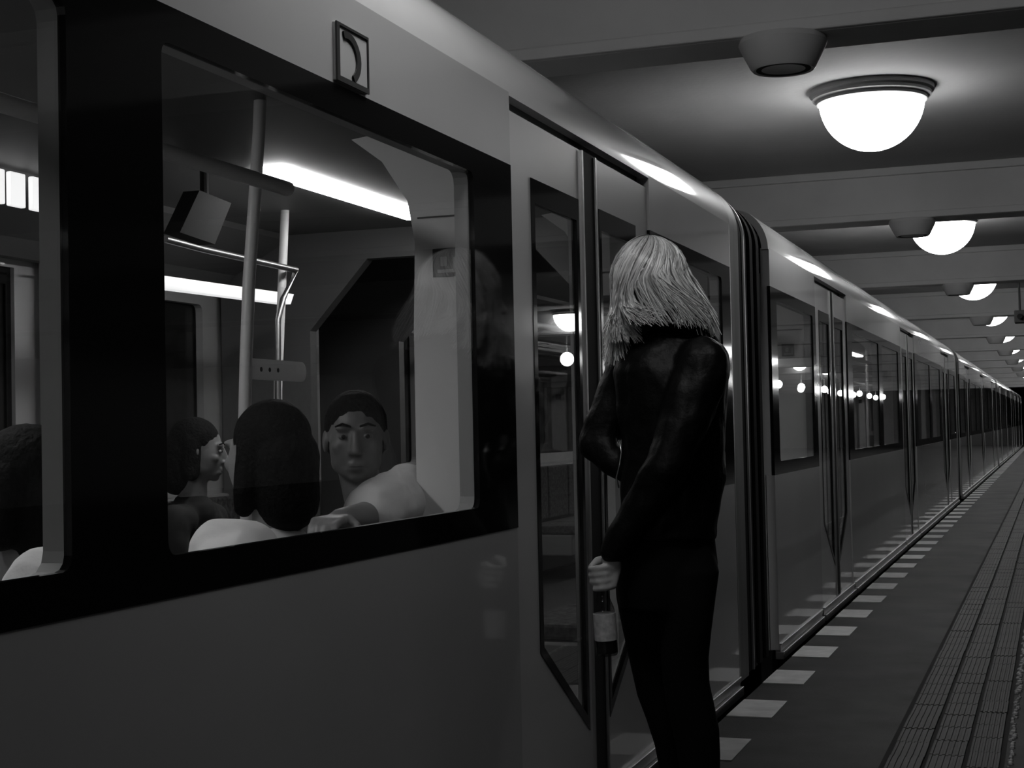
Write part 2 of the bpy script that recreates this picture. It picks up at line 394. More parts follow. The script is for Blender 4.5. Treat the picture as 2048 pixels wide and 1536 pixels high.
    # bench seats
    for bi, (a, b) in enumerate(BAYS):
        if bi in (1, 2): a2, b2 = a+.12, b-.12
        else: a2, b2 = (a+.1, b-.12) if bi == 0 else (a+.12, b-.1)
        n = max(2, round((b2-a2)/.46)); wd = (b2-a2)/n
        p_ = MB(); bx(p_, .10, .50, a2, b2, .20, .34); bx(p_, .10, .14, a2, b2, .34, .80); p_.build('bench_shell', 'seatshell', carriage, bevel=.01)
        for i in range(n):
            p_ = MB(); bx(p_, .15, .52, a2+i*wd+.01, a2+(i+1)*wd-.01, .345, .40); bx(p_, .142, .19, a2+i*wd+.01, a2+(i+1)*wd-.01, .42, .79)
            p_.build('seat_cushion', 'seat', carriage, bevel=.012)
    # cove panel over the windows with an upper rail
    p_ = MB(); p_.extrude_y([(X(.06), 1.70), (X(.11), 1.70), (X(.16), 1.76), (X(.42), 1.90), (X(.42), 1.93), (X(.06), 1.93)], .1, CL-.1); p_.build('cove_panel', 'iceil', carriage)
    yy = .5
    while yy < CL-.9:
        p_ = MB(); bx(p_, .112, .122, yy, yy+.42, 1.665, 1.672); p_.build('vent_trim', 'steel', carriage); yy += .62
side(1); side(-1)
# roof shell
def roofprof(off=0.):
    pr = [(X0-off, ZD+.012)]
    r = .21
    for i in range(0, 9):
        a = math.radians(53.3*i/8); pr.append((X0-r+(r-off)*math.cos(a), ZD+.012+(r-off)*math.sin(a)))
    for t, z in ((.35, 2.115), (.55, 2.21), (.80, 2.275), (1.18, 2.30)): pr.append((X0-t, z-off))
    return pr + [(2*XC-x, z) for x, z in pr[::-1][1:]]
po = roofprof(); pi = roofprof(.03)
rb = MB(); n = len(po)
vs = [(x, 0.02, z) for x, z in po]+[(x, CL-.02, z) for x, z in po]+[(x, .02, z) for x, z in pi]+[(x, CL-.02, z) for x, z in pi]
fs = []
for i in range(n-1): fs += [(i,i+1,n+i+1,n+i), (2*n+i,3*n+i,3*n+i+1,2*n+i+1), (i,2*n+i,2*n+i+1,i+1), (n+i,n+i+1,3*n+i+1,3*n+i)]
fs += [(0,n,3*n,2*n), (n-1,3*n-1,4*n-1,2*n-1)]
rb.add(vs, fs); rb.build('roof', 'roof', carriage, smooth='auto')
MB().box(X1+.1, X0-.1, .04, CL-.04, -.04, .028).build('cabin_floor', 'ifloor', carriage)
MB().box(X1+.3, X0-.3, .04, CL-.04, 1.925, 1.95).build('cabin_ceiling', 'iceil', carriage)
yy = .45
while yy < CL-.8:
    l_ = MB().box(XC-.060, XC+.060, yy, yy+1.25, 1.904, 1.926).build('strip_light', 'strip', carriage, bevel=.01); yy += 2.90
# end walls with a wide arched walk-through
for ye in (.06, CL-.06):
    ow = [(X1+.08, .02), (X0-.08, .02), (X0-.08, 1.9), (X0-.3, 2.02), (X1+.3, 2.02), (X1+.08, 1.9)]
    iw = [(X1+.52, .03), (X0-.52, .03), (X0-.52, 1.50), (X0-.80, 1.80), (X1+.80, 1.80), (X1+.52, 1.50)]
    b_ = MB(); nn = 6
    vv = [(x, ye-.03, z) for x, z in ow]+[(x, ye-.03, z) for x, z in iw]+[(x, ye+.03, z) for x, z in ow]+[(x, ye+.03, z) for x, z in iw]
    ff = []
    for i in range(nn):
        j = (i+1)%nn; ff += [(i,j,nn+j,nn+i),(2*nn+j,2*nn+i,3*nn+i,3*nn+j),(i,2*nn+i,2*nn+j,j),(nn+j,3*nn+j,3*nn+i,nn+i)]
    b_.add(vv, ff); b_.build('end_wall', 'iceil', carriage)
# gangway at the far end of each carriage: portal frame, bright beading, bellows
def hoop(d, y0, y1, name, mt, thick=.05, z0=.03, ztop=0):
    pr = [(X0-d, z0)]+[(x-d if x > XC else x+d, z-d*.6+ztop) for x, z in po]+[(2*XC-X0+d, z0)]
    pr2 = [(XC+(x-XC)*(1-thick/1.2), z if z < .1 else z-thick*.8) for x, z in pr]
    b_ = MB(); n_ = len(pr)
    vv = [(x,y0,z) for x,z in pr]+[(x,y1,z) for x,z in pr]+[(x,y0,z) for x,z in pr2]+[(x,y1,z) for x,z in pr2]; ff = []
    for i in range(n_-1): ff += [(i,i+1,n_+i+1,n_+i), (2*n_+i,3*n_+i,3*n_+i+1,2*n_+i+1), (i,2*n_+i,2*n_+i+1,i+1), (n_+i,n_+i+1,3*n_+i+1,3*n_+i)]
    ff += [(0,n_,3*n_,2*n_), (n_-1,3*n_-1,4*n_-1,2*n_-1)]
    b_.add(vv, ff); return b_.build(name, mt, carriage, smooth='auto')
hoop(.004, CL-.02, CL+.17, 'end_frame', 'frame')
hoop(.0, CL-.035, CL-.02, 'end_bead', 'steel')
hoop(.018, CL+.17, CL+.32, 'end_collar', 'bellows')
hoop(.010, CL+.315, CL+.335, 'collar_bead', 'steel')
for i in range(6): hoop(.018+.014*(i % 2), CL+.345+.075*i, CL+.345+.075*(i+1)-.012, 'bellows_fold', 'bellows')
MB().box(X1+.3, X0-.3, CL-.04, CL+.82, -.06, .02).build('gangway_floor', 'ifloor', carriage)
# hand poles
for yp in (DC[0], DC[1], DC[2]):
    for dx, dy in ((.42, -1.25), (-.42, -1.25), (.42, 1.15), (-.42, 1.15)):
        if yp+dy > CL-.4 or yp+dy < .3: continue
        MB().tube([(XC+dx, yp+dy-.02, .03), (XC+dx, yp+dy-.05, .7), (XC+dx, yp+dy-.02, 1.25), (XC+dx, yp+dy+.06, 1.93)], .017, n=12).build('hand_pole', 'pole', carriage, smooth='auto')
for sx in (-1, 1):
    MB().tube([(XC+sx*.55, .6, 1.68), (XC+sx*.55, 11.15, 1.68)], .019).build('overhead_rail', 'pole', carriage, smooth='auto')
starts = [-7.7, 6.83, 21.36, 35.89, 50.42]
clab = ['nearest metro carriage filling the left, large windows with passengers behind glass', 'second carriage of the train, past the blonde woman and the dark gangway',
        'third carriage of the train, small and far down the platform', 'fourth carriage of the train, a narrow sliver in the distance', 'last carriage of the train at the dark end of the platform']
cars = [carriage]
for st in starts[1:]: cars.append(copy_tree(carriage))
for c_, st, lb in zip(cars, starts, clab): c_.location = (0, st*S, 0); c_['label'] = lb
near = cars[0]; NO = Vector((0, starts[0], 0))
# things only the nearest carriage shows: emblem plate above the window, pole sign, button ring, monitor
a_, b_ = 2.44, 2.575
pl = MB().box(X0-.002, X0+.006, a_, b_, 1.685, 1.792).build('emblem_plate', 'plate', near, org=NO, bevel=.002, label='small square emblem plate with a dark arc')
arc = MB(); cx_, cz_ = a_+.045, 1.735
pts = [(cx_+.055*math.cos(t), cz_+.047*math.sin(t)) for t in [math.radians(-60+170*i/14) for i in range(15)]]
ins = [(cx_+.038*math.cos(t), cz_+.034*math.sin(t)) for t in [math.radians(-60+170*i/14) for i in range(15)]]
arc.add([(X0+.007, y_, z_) for y_, z_ in pts]+[(X0+.007, y_, z_) for y_, z_ in ins]+[(X0+.0095, y_, z_) for y_, z_ in pts]+[(X0+.0095, y_, z_) for y_, z_ in ins],
    [(i,i+1,16+i,15+i) for i in range(14)]+[(30+i,45+i,46+i,31+i) for i in range(14)]+[(i,30+i,31+i,i+1) for i in range(14)]+[(15+i,16+i,46+i,45+i) for i in range(14)])
arc.build('emblem_arc', 'ink', pl, org=NO)
MB().ringx(rect(a_, b_, 1.685, 1.792), rect(a_+.012, b_-.004, 1.695, 1.787), X0+.006, X0+.009).build('emblem_border', 'ink', pl, org=NO)
rg = MB(); c2 = on(948, 790, 0, X0-.02)
rp = [(c2.y+.020*math.cos(t), c2.z+.032*math.sin(t)) for t in [2*math.pi*i/24 for i in range(24)]]; rq = [(c2.y+.014*math.cos(t), c2.z+.025*math.sin(t)) for t in [2*math.pi*i/24 for i in range(24)]]
rg.ringx(rp, rq, X0-.013, X0-.010); rg.build('ring_sticker', 'ink', near, org=NO)

# pole in the near window with a pill-shaped sign
xp = -1.93
pp = [on(522, 150, 0, xp), on(518, 260, 0, xp), on(508, 420, 0, xp), on(498, 560, 0, xp), on(492, 720, 0, xp), on(489, 850, 0, xp), on(492, 1000, 0, xp), Vector((xp, 3.42, .03))]
MB().tube(pp, .0165, n=14).build('hand_pole', 'pole', near, org=NO, smooth='auto')
s0, s1 = on(500, 741, 0, xp), on(610, 741, 0, xp); zc_ = (s0.z+s1.z)/2; hh = .027
poly = [(s0.y, zc_-hh), (s1.y-hh, zc_-hh)]+[(s1.y-hh+hh*math.sin(t), zc_-hh*math.cos(t)) for t in [math.pi*i/10 for i in range(1, 10)]]+[(s1.y-hh, zc_+hh), (s0.y, zc_+hh)]
pl = MB().slab(poly, xp-.004, xp+.004).build('pole_sign', 'translucent', near, org=NO, label='white pill-shaped sign on the hand pole')
dd = MB()
for yy in (.05, .095, .14): dd.lathe([(.006, 0), (.006, .001)], (xp+.0045, s0.y+yy, zc_), n=10, ax=Vector((1, 0, 0)))
dd.build('sign_print', 'ink', pl, org=NO)
# rail with a bend over the far bench, ceiling monitor
rl = [on(330, 478, 0, -2.75), on(405, 498, 0, -2.75), on(592, 540, 0, -2.75), on(566, 598, 0, -2.75), on(556, 640, 0, -2.75), on(556, 900, 0, -2.75)]
MB().tube(rl, .012, n=10).build('bent_grab_rail', 'steel', near, org=NO, smooth='auto')
mo = on(400, 432, 0, -2.6)
MB().slab([(mo.y-.17, mo.z-.075), (mo.y+.04, mo.z-.09), (mo.y+.15, mo.z+.06), (mo.y-.05, mo.z+.075)], -2.63, -2.57).build('ceiling_monitor', 'under', near, org=NO)
MB().tube([(-2.6, mo.y+.03, mo.z+.06), (-2.6, mo.y+.03, 1.93)], .015).build('monitor_bracket', 'under', near, org=NO)

la, lb = on(330, 564, 0, -2.95), on(588, 599, 0, -2.95)  # added glowing band, imitates the ceiling strip mirrored in the far window
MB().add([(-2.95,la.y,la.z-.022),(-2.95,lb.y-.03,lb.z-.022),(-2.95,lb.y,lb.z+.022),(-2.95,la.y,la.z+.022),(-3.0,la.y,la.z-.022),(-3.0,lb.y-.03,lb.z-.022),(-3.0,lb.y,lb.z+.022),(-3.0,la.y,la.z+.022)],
    [(0,1,2,3),(7,6,5,4),(0,4,5,1),(1,5,6,2),(2,6,7,3),(3,7,4,0)]).build('reflection_glow', 'refl_glow', near, org=NO)
# three added glowing panes above the far bench, imitating reflections in the window
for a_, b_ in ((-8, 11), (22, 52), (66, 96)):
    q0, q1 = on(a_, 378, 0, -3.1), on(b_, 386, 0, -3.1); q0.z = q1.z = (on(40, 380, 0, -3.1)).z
    MB().box(-3.12, -3.1, q0.y, q1.y, q0.z-.055, q0.z+.055).build('glow_pane', 'refl_glow', near, org=NO, bevel=.004)
# ------------------------------------------------------------------ people
def frame3(fwd, up=Vector((0,0,1))):
    """columns: right-hand side of the person, facing, up"""
    f = Vector(fwd).normalized(); u = (Vector(up)-f*Vector(up).dot(f)).normalized(); r_ = f.cross(u)
    return Matrix((r_, f, u)).transposed()
def head_into(mb, c, Rm, k=1.):
    """skull, jaw, nose, ears, brow, lips around the centre c; unit ~ metres/S"""
    P = lambda x, y, z: Vector(c)+Rm@Vector((x, y, z))*k
    E_ = lambda x, y, z, a, b, d: mb.ell(P(x,y,z), (a*k,b*k,d*k), Rm)
    E_(0,-.012,.025,.070,.088,.082); E_(0,.028,-.012,.063,.058,.086); E_(0,.045,-.062,.040,.036,.030); E_(0,.062,-.080,.020,.018,.015)
    E_(0,.080,-.062,.024,.010,.0075); E_(0,.078,-.050,.022,.012,.0065)
    mb.caps([P(0,.080,.022), P(0,.094,-.008), P(0,.103,-.022)], [.008*k,.010*k,.012*k]); E_(.011,.090,-.025,.008,.010,.007); E_(-.011,.090,-.025,.008,.010,.007)
    for q in (-1, 1):
        E_(q*.028,.074,.032,.022,.012,.008); E_(q*.040,.058,-.012,.018,.020,.018); E_(q*.072,-.005,.0,.008,.018,.028); E_(q*.042,.02,-.045,.018,.035,.028)
def eyes(parent, c, Rm, org, k=1.):
    for q in (-1, 1):
        p_ = Vector(c)+Rm@Vector((q*.028, .0755, .012))*k
        MB().ell(p_, (.0125*k,.008*k,.0072*k), Rm, n=14, m=8).build('eye', 'eyew', parent, org=org, smooth=True)
        MB().ell(p_+Rm@Vector((0,.0065,0))*k, (.0056*k,.004*k,.0056*k), Rm, n=12, m=6).build('iris', 'iris', parent, org=org, smooth=True)
        b_ = MB().caps([Vector(c)+Rm@Vector(v_)*k for v_ in ((q*.012,.088,.036), (q*.030,.087,.042), (q*.046,.075,.036))], [.0026*k,.003*k,.002*k]); b_.build('eyebrow', 'black_hair', parent, org=org, smooth=True)
    MB().ell(Vector(c)+Rm@Vector((0,.0865,-.0565))*k, (.017*k,.004*k,.0018*k), Rm, n=14, m=6).build('mouth', 'lips', parent, org=org, smooth=True)
def hand_into(mb, wrist, dirn, palm, k=1., curl=1.0, thumb_side=1):
    """palm plus five bent fingers; dirn wrist->knuckles, palm = direction the palm faces"""
    d = Vector(dirn).normalized(); n_ = Vector(palm); n_ = (n_-d*n_.dot(d)).normalized(); s_ = d.cross(n_)*thumb_side; w_ = Vector(wrist)
    for i in range(5):
        t = i/4; mb.caps([w_+s_*(.018-.012*t*0-.009*i+.0)*k, w_+d*.075*k+s_*(.031-.0155*i)*k], [.014*k, .0115*k])
    for i, L in enumerate((.062, .072, .067, .052)):
        b0 = w_+d*.078*k+s_*(.029-.019*i)*k; a = .5*curl; p_ = [b0]
        for seg, fr in enumerate((.42, .33, .25)):
            v_ = d*math.cos(a)+n_*math.sin(a); p_.append(p_[-1]+v_*L*fr*k*1.15); a += .95*curl
        mb.caps(p_, [.0092*k, .0085*k, .0078*k, .0068*k])
    b0 = w_+d*.022*k+s_*.028*k; v1 = (d*.6+s_*.75+n_*.35).normalized(); v2 = (d*.75+s_*.1+n_*.75).normalized()
    mb.caps([b0, b0+v1*.038*k, b0+v1*.038*k+v2*.03*k, b0+v1*.038*k+v2*.03*k+(n_+d*.4-s_*.4).normalized()*.022*k], [.014*k,.0115*k,.0098*k,.0085*k])

def seated(org, fwd, headfwd, label, headc, skin='skin', top='coat', hairm='black_hair', face=True, k=.93, longhair=0, arm=None, hs=1., lean=Vector((0,0,0)), scol=True):
    """a person seated on the bench; org on the floor, headc = centre of the head"""
    Rm = frame3(fwd); org = Vector(org); hc = Vector(headc); Hm = frame3(headfwd)
    P = lambda x, y, z: org+Rm@Vector((x, y, 0))+Vector((0, 0, z))
    base = empty('person', org, label, 'person')
    sh = hc-Vector((0,0,.215)) - Rm@Vector((0,.03,0)); sz = sh.z
    bd = MB(); head_into(bd, hc, Hm, k*hs)
    bd.caps([hc-Vector((0,0,.06))-Hm@Vector((0,.02,0)), Vector((sh.x,sh.y,sz+.03))], [.05,.055])
    chest = P(0,-.02,0); chest.z = sz-.13; pel = P(0,-.02,.47)
    shl = lambda q: arm[q][0] if arm and q in arm else Vector((sh.x,sh.y,sz))+Rm@Vector((q*.155, 0, -.03))
    bd.caps([sh, chest, pel], [.075,.11,.115])
    hands = []
    for q in (-1, 1):
        knee = P(q*.10,.40,.45); foot = P(q*.11,.42,.06)
        bd.caps([P(q*.08,.0,.46), knee, foot, P(q*.12,.52,.05)], [.075,.055,.04,.03])
        if arm and q in arm: el, wr, hd, pn = arm[q][1:5]
        else: el = P(q*.20,.04,.0); el.z = sz-.28; wr = P(q*.11,.26,.53); hd = (wr-el); pn = Vector((0,0,-1))
        bd.caps([shl(q), el, wr], [.045,.036,.025]); hand_into(bd, wr, hd, pn, k=.95, curl=.7, thumb_side=-q if not arm else 1)
        hands.append((q, el, wr))
    body = fuse(bd, 'body', skin, base, org=org, voxel=.0045, smooth=7)
    if face: eyes(base, hc, Hm, org, k*hs)
    cl = MB(); n_ = Vector((0,0,1))
    for q in (-1, 1):
        el, wr = [h_[1:] for h_ in hands if h_[0] == q][0]
        e2 = el if top != 'shirt' else shl(q).lerp(el, .80)
        pts = [shl(q)-Rm@Vector((q*.05,0,-.0)), shl(q), e2]+([wr] if top != 'shirt' else []); rr = [.07,.066,.060]+([.038] if top != 'shirt' else [])
        if top == 'shirt': rr = [.075,.074,.070]
        cl.caps(pts, rr)
    cl.caps([Vector((sh.x,sh.y,sz-.01)), chest, pel+Vector((0,0,.02))], [.088,.128,.130])
    for q in (-1, 1): cl.ell(chest+Rm@Vector((q*.07,0,.02)), (.085,.10,.15), Rm); cl.ell(pel+Rm@Vector((q*.06,0,.08)), (.085,.10,.12), Rm)
    fuse(cl, 'shirt' if top == 'shirt' else 'coat', top, base, org=org, voxel=.008, smooth=4, disp=(.010, 9., (1, 1, 1)))
    tr = MB()
    for q in (-1, 1): tr.caps([P(q*.08,0,.46), P(q*.10,.40,.45), P(q*.11,.42,.12)], [.088,.068,.052])
    fuse(tr, 'trousers', 'trousers', base, org=org, voxel=.009)
    hr = MB(); kk = k*hs
    HP = lambda x, y, z: hc+Hm@Vector((x, y, z))*kk
    hr.ell(HP(0,-.022,.040), (.076*kk,.090*kk,.083*kk), Hm); 
    if longhair:
        hr.caps([HP(0,-.06,.0), HP(0,-.065,-.09), HP(0,-.06,-longhair)], [.072*kk,.066*kk,.05*kk])
        for q in (-1, 1): hr.caps([HP(q*.045,-.02,.03), HP(q*.062,-.01,-.07), HP(q*.062,.0,-longhair)], [.04*kk,.03*kk,.022*kk])
    else:
        for q in (-1, 1): hr.ell(HP(q*.045,-.025,.01), (.032*kk,.055*kk,.050*kk), Hm)
    fuse(hr, 'hair', hairm, base, org=org, voxel=.005, smooth=9, disp=(.0015, 60., (1, 1, .5)))
    return base

# man looking out of the near window
mc = on(712, 882, 0, -1.64)
arm_m = {-1: (on(812, 992, 0, -1.48), on(728, 1036, 0, -1.45), on(680, 1040, 0, -1.43), Vector((.1, -1, .02)), Vector((0, 0, -1)))}
seated(Vector((-1.66, mc.y+.10, .03)), (-.92, -.35, 0), (.42, -.90, -.02), 'man with short dark hair in a light shirt looking out of the near window', mc, 'skind', 'shirt', k=1.05, arm=arm_m)
# passenger with the dark head turned away, pale shoulder at the sill
pc = on(532, 915, 0, -1.68)
arm_p = {1: (on(485, 1108, 0, -1.50), on(430, 1180, 0, -1.45), on(500, 1200, 0, -1.7), Vector((-1, .3, 0)), Vector((0, 0, -1)))}
seated(Vector((-1.70, pc.y+.0, .03)), (-1, .25, 0), (-1, .35, 0), 'passenger with long dark hair turned away, pale shoulder at the window sill', pc, 'skin', 'shirt', k=1.08, longhair=.10, face=False, arm=arm_p)
# dim passenger on the far bench
qc = on(398, 905, 0, -2.95)
seated(Vector((-3.02, qc.y, .03)), (1, .1, 0), (.75, .3, -.1), 'dimly lit dark-coated passenger on the far bench, face turned to the right', qc, 'skind', 'coat', k=1.05, longhair=.05)
# passenger cut by the left edge of the picture
rc = on(30, 985, 0, -1.75)
arm_r = {1: (on(128, 1178, 0, -1.52), on(70, 1240, 0, -1.5), on(40, 1260, 0, -1.7), Vector((-1, -.2, 0)), Vector((0, 0, -1)))}
seated(Vector((-1.76, rc.y, .03)), (-1, -.1, 0), (-1, -.2, 0), 'passenger at the left picture edge, only a pale shoulder catching light', rc, 'skind', 'shirt', k=1.0, longhair=.08, face=False, arm=arm_r)

# ---- blonde woman on the platform
ZC = 3.8
E1 = Vector((cy, sy, 0)); E2 = Vector((-sy, cy, 0)); UZ = Vector((0, 0, 1))
def wp(px, py, v=0.): return at(px, py, ZC)+E2*v          # a joint of the figure, v further away
PX = ZC/F
foot = wp(1390, 1690, 0); WO = Vector((foot.x, foot.y, 0))
wm = empty('person', WO, 'blonde woman in black leather jacket standing by the carriage door, bottle in hand', 'person')
WF = (-E1*.80+E2*.60)                                     # the way she faces
Hm = frame3(WF, UZ+WF*.28)
hc = wp(1296, 588, .01)
bd = MB(); head_into(bd, hc, Hm, .98)
bd.caps([hc-UZ*.05-WF*.02+E2*.02, wp(1335, 690, .02)], [.045, .050])
ch_ = wp(1345, 790, .01); bl_ = wp(1342, 960, .01); pv = wp(1335, 1130, .01)
bd.caps([wp(1335, 690), ch_, bl_, pv], [.06, .095, .08, .095])
Ls, Le, Lw = wp(1400, 735, -.10), wp(1322, 925, -.155), wp(1222, 1098, -.085)      # near arm, hanging, holds the bottle
Rs, Re, Rw = wp(1262, 745, .11), wp(1200, 885, .10), wp(1262, 800, .26)            # far arm, bent up
for a_, b_, c_ in ((Ls, Le, Lw), (Rs, Re, Rw)): bd.caps([a_, b_, c_], [.045, .036, .024])
K1, A1 = wp(1375, 1395, -.05), wp(1390, 1655, -.04); K2, A2 = wp(1328, 1390, .07), wp(1368, 1650, .06)
H1, H2 = wp(1365, 1165, -.03), wp(1305, 1165, .07)
for h_, k_, a_ in ((H1, K1, A1), (H2, K2, A2)):
    bd.caps([h_, k_, a_, a_+WF*.12-UZ*.03], [.050, .038, .028, .024])
bot_top = wp(1199, 1143, -.075); bot_bot = wp(1211, 1301, -.075); BA = (bot_top-bot_bot).normalized()
# hand closed round the bottle neck: palm behind, fingers wrap round towards the camera
hd = (bot_top-Lw).normalized()
neckc = bot_bot+BA*((bot_top-bot_bot).length-.012)
def wrap_hand(mb):
    ax = BA; rn = .017
    u_ = (Lw-neckc); u_ = (u_-ax*u_.dot(ax)).normalized(); v_ = ax.cross(u_)
    if v_.dot(E2) > 0: v_ = -v_                      # v_ towards the camera
    mb.caps([Lw, neckc+ax*.035+u_*.028], [.023, .024])
    for i in range(4):
        h0 = .034-.0165*i; L_ = (1.0, 1.08, 1.0, .82)[i]
        base_ = neckc+ax*h0+u_*.030-v_*.004
        mb.caps([neckc+ax*(h0*.6+.035)+u_*.040, base_+v_*.012], [.013, .010])
        pts = []
        for a in (.25, .95, 1.7, 2.5):
            rr = rn+.010; a2 = a*L_
            pts.append(neckc+ax*(h0-.002*a)+u_*math.cos(a2)*rr*1.05+v_*math.sin(a2)*rr)
        mb.caps([base_+v_*.012]+pts, [.0098, .0096, .0090, .0082, .0072])
    t0 = neckc+ax*.05+u_*.03-v_*.012
    mb.caps([Lw.lerp(t0, .4), t0-v_*.008, neckc+ax*.044-u_*.012-v_*.018, neckc+ax*.030-u_*.026-v_*.004], [.015, .012, .010, .008])
wrap_hand(bd)
hd2 = (Rw-Re).normalized(); hand_into(bd, Rw, hd2, -WF, k=.95, curl=.9)
fuse(bd, 'body', 'skin', wm, org=WO, voxel=.0045, smooth=2)
# trousers
def loft(mb, rows, n=28, v0=0.):
    """rows of (py, px left, px right, depth half, v)"""
    vs = []
    for py_, l_, r_, d_, v_ in rows:
        c_ = wp((l_+r_)/2, py_, v_); hw = (r_-l_)/2*PX
        for k_ in range(n):
            t = 2*math.pi*k_/n; vs.append(c_+E1*(hw*math.cos(t))+E2*(d_*math.sin(t)))
    m_ = len(rows); fs = [(i*n+k_, i*n+(k_+1)%n, (i+1)*n+(k_+1)%n, (i+1)*n+k_) for i in range(m_-1) for k_ in range(n)]
    fs += [tuple(range(n))[::-1], tuple(range((m_-1)*n, m_*n))]
    return mb.add(vs, fs)
tm = MB()
loft(tm, [(1040,1243,1428,.10,.01),(1090,1236,1432,.115,.01),(1130,1232,1437,.125,.01),(1180,1234,1430,.125,.01),(1215,1240,1424,.12,.01)])
loft(tm, [(1095,1320,1422,.07,-.02),(1140,1305,1434,.082,-.04),(1200,1312,1425,.082,-.045),(1260,1318,1417,.074,-.05),(1310,1318,1412,.066,-.05),(1360,1322,1414,.060,-.05),(1400,1328,1423,.058,-.05),(1450,1340,1433,.056,-.05),(1500,1350,1435,.052,-.05),(1560,1360,1434,.045,-.05),(1640,1366,1428,.038,-.05)])
loft(tm, [(1120,1232,1360,.085,.06),(1200,1236,1360,.085,.07),(1260,1248,1362,.078,.075),(1310,1259,1366,.068,.075),(1360,1270,1372,.062,.07),(1400,1279,1376,.060,.07),(1450,1298,1386,.056,.07),(1500,1314,1396,.050,.07),(1560,1326,1400,.045,.07),(1640,1338,1398,.038,.065)])
fuse(tm, 'trousers', 'trousers', wm, org=WO, voxel=.006, smooth=6)
for a_ in (A1, A2):
    sh_ = MB(); b0 = Vector((a_.x, a_.y, .0))
    sh_.caps([b0+UZ*.16, b0+UZ*.06], [.050, .048]); sh_.caps([b0+UZ*.045-WF*.03, b0+UZ*.04+WF*.08, b0+UZ*.032+WF*.16], [.043, .042, .030])
    sh_.box(b0.x-.03, b0.x+.03, b0.y-.03, b0.y+.03, .002, .03)
    fuse(sh_, 'boot', 'shoe', wm, org=WO, voxel=.006)
# jacket
jm = MB()
loft(jm, [(612,1298,1385,.050,.02),(640,1283,1400,.060,.02),(668,1262,1426,.080,.015),(700,1240,1448,.105,.01),(740,1226,1459,.125,.005),(800,1236,1455,.130,.005),(880,1244,1452,.125,.005),(960,1242,1449,.118,.005),(1010,1240,1441,.120,.005),(1050,1238,1434,.124,.005),(1078,1238,1430,.126,.005)])
jm.caps([Ls-E1*.005+UZ*.0, Ls.lerp(Le,.5), Le, Le.lerp(Lw,.5), Lw+(Le-Lw).normalized()*.005], [.072, .064, .055, .046, .036])
jm.caps([Re-E2*.01, wp(1232, 925, .06), wp(1275, 935, .03)], [.045, .040, .05])
jm.caps([Rs, Rs.lerp(Re,.55), Re, Re.lerp(Rw,.5), Rw], [.062, .056, .054, .044, .036])
jk = fuse(jm, 'jacket', 'leather', wm, org=WO, voxel=.006, smooth=5, disp=(.0085, 13., (1, 1, .7)))
# collar, zip, sleeve snaps
cm = MB(); rows_ = []
nn = 30; vs = []
for zi, (py_, l_, r_, d_, th_) in enumerate(((668,1262,1420,.092,0),(606,1274,1402,.104,0),(606,1279,1397,.099,0),(668,1269,1413,.086,0))):
    c_ = wp((l_+r_)/2, py_, .0)
    for k_ in range(nn):
        t = 2*math.pi*k_/nn; vs.append(c_+E1*((r_-l_)/2*PX*math.cos(t))+E2*(d_*math.sin(t))+UZ*.008*math.sin(3*t+1))
cm.add(vs, [(i*nn+k_, i*nn+(k_+1)%nn, ((i+1)%4)*nn+(k_+1)%nn, ((i+1)%4)*nn+k_) for i in range(4) for k_ in range(nn)])
cm.build('collar', 'leather', wm, org=WO, smooth=True)
MB().tube([wp(1238, 880, -.02), wp(1241, 905, -.03), wp(1237, 930, -.035), wp(1231, 955, -.03), wp(1236, 975, -.03)], .0022, n=6).build('zip', 'zip', wm, org=WO, smooth=True)
sn = MB()
for p_ in ((1303, 632, -.075), (1264, 652, -.055), (1236, 700, -.02)): sn.ell(wp(*p_), (.004,.004,.004), n=8, m=6)
sn.build('snap', 'zip', wm, org=WO, smooth=True)
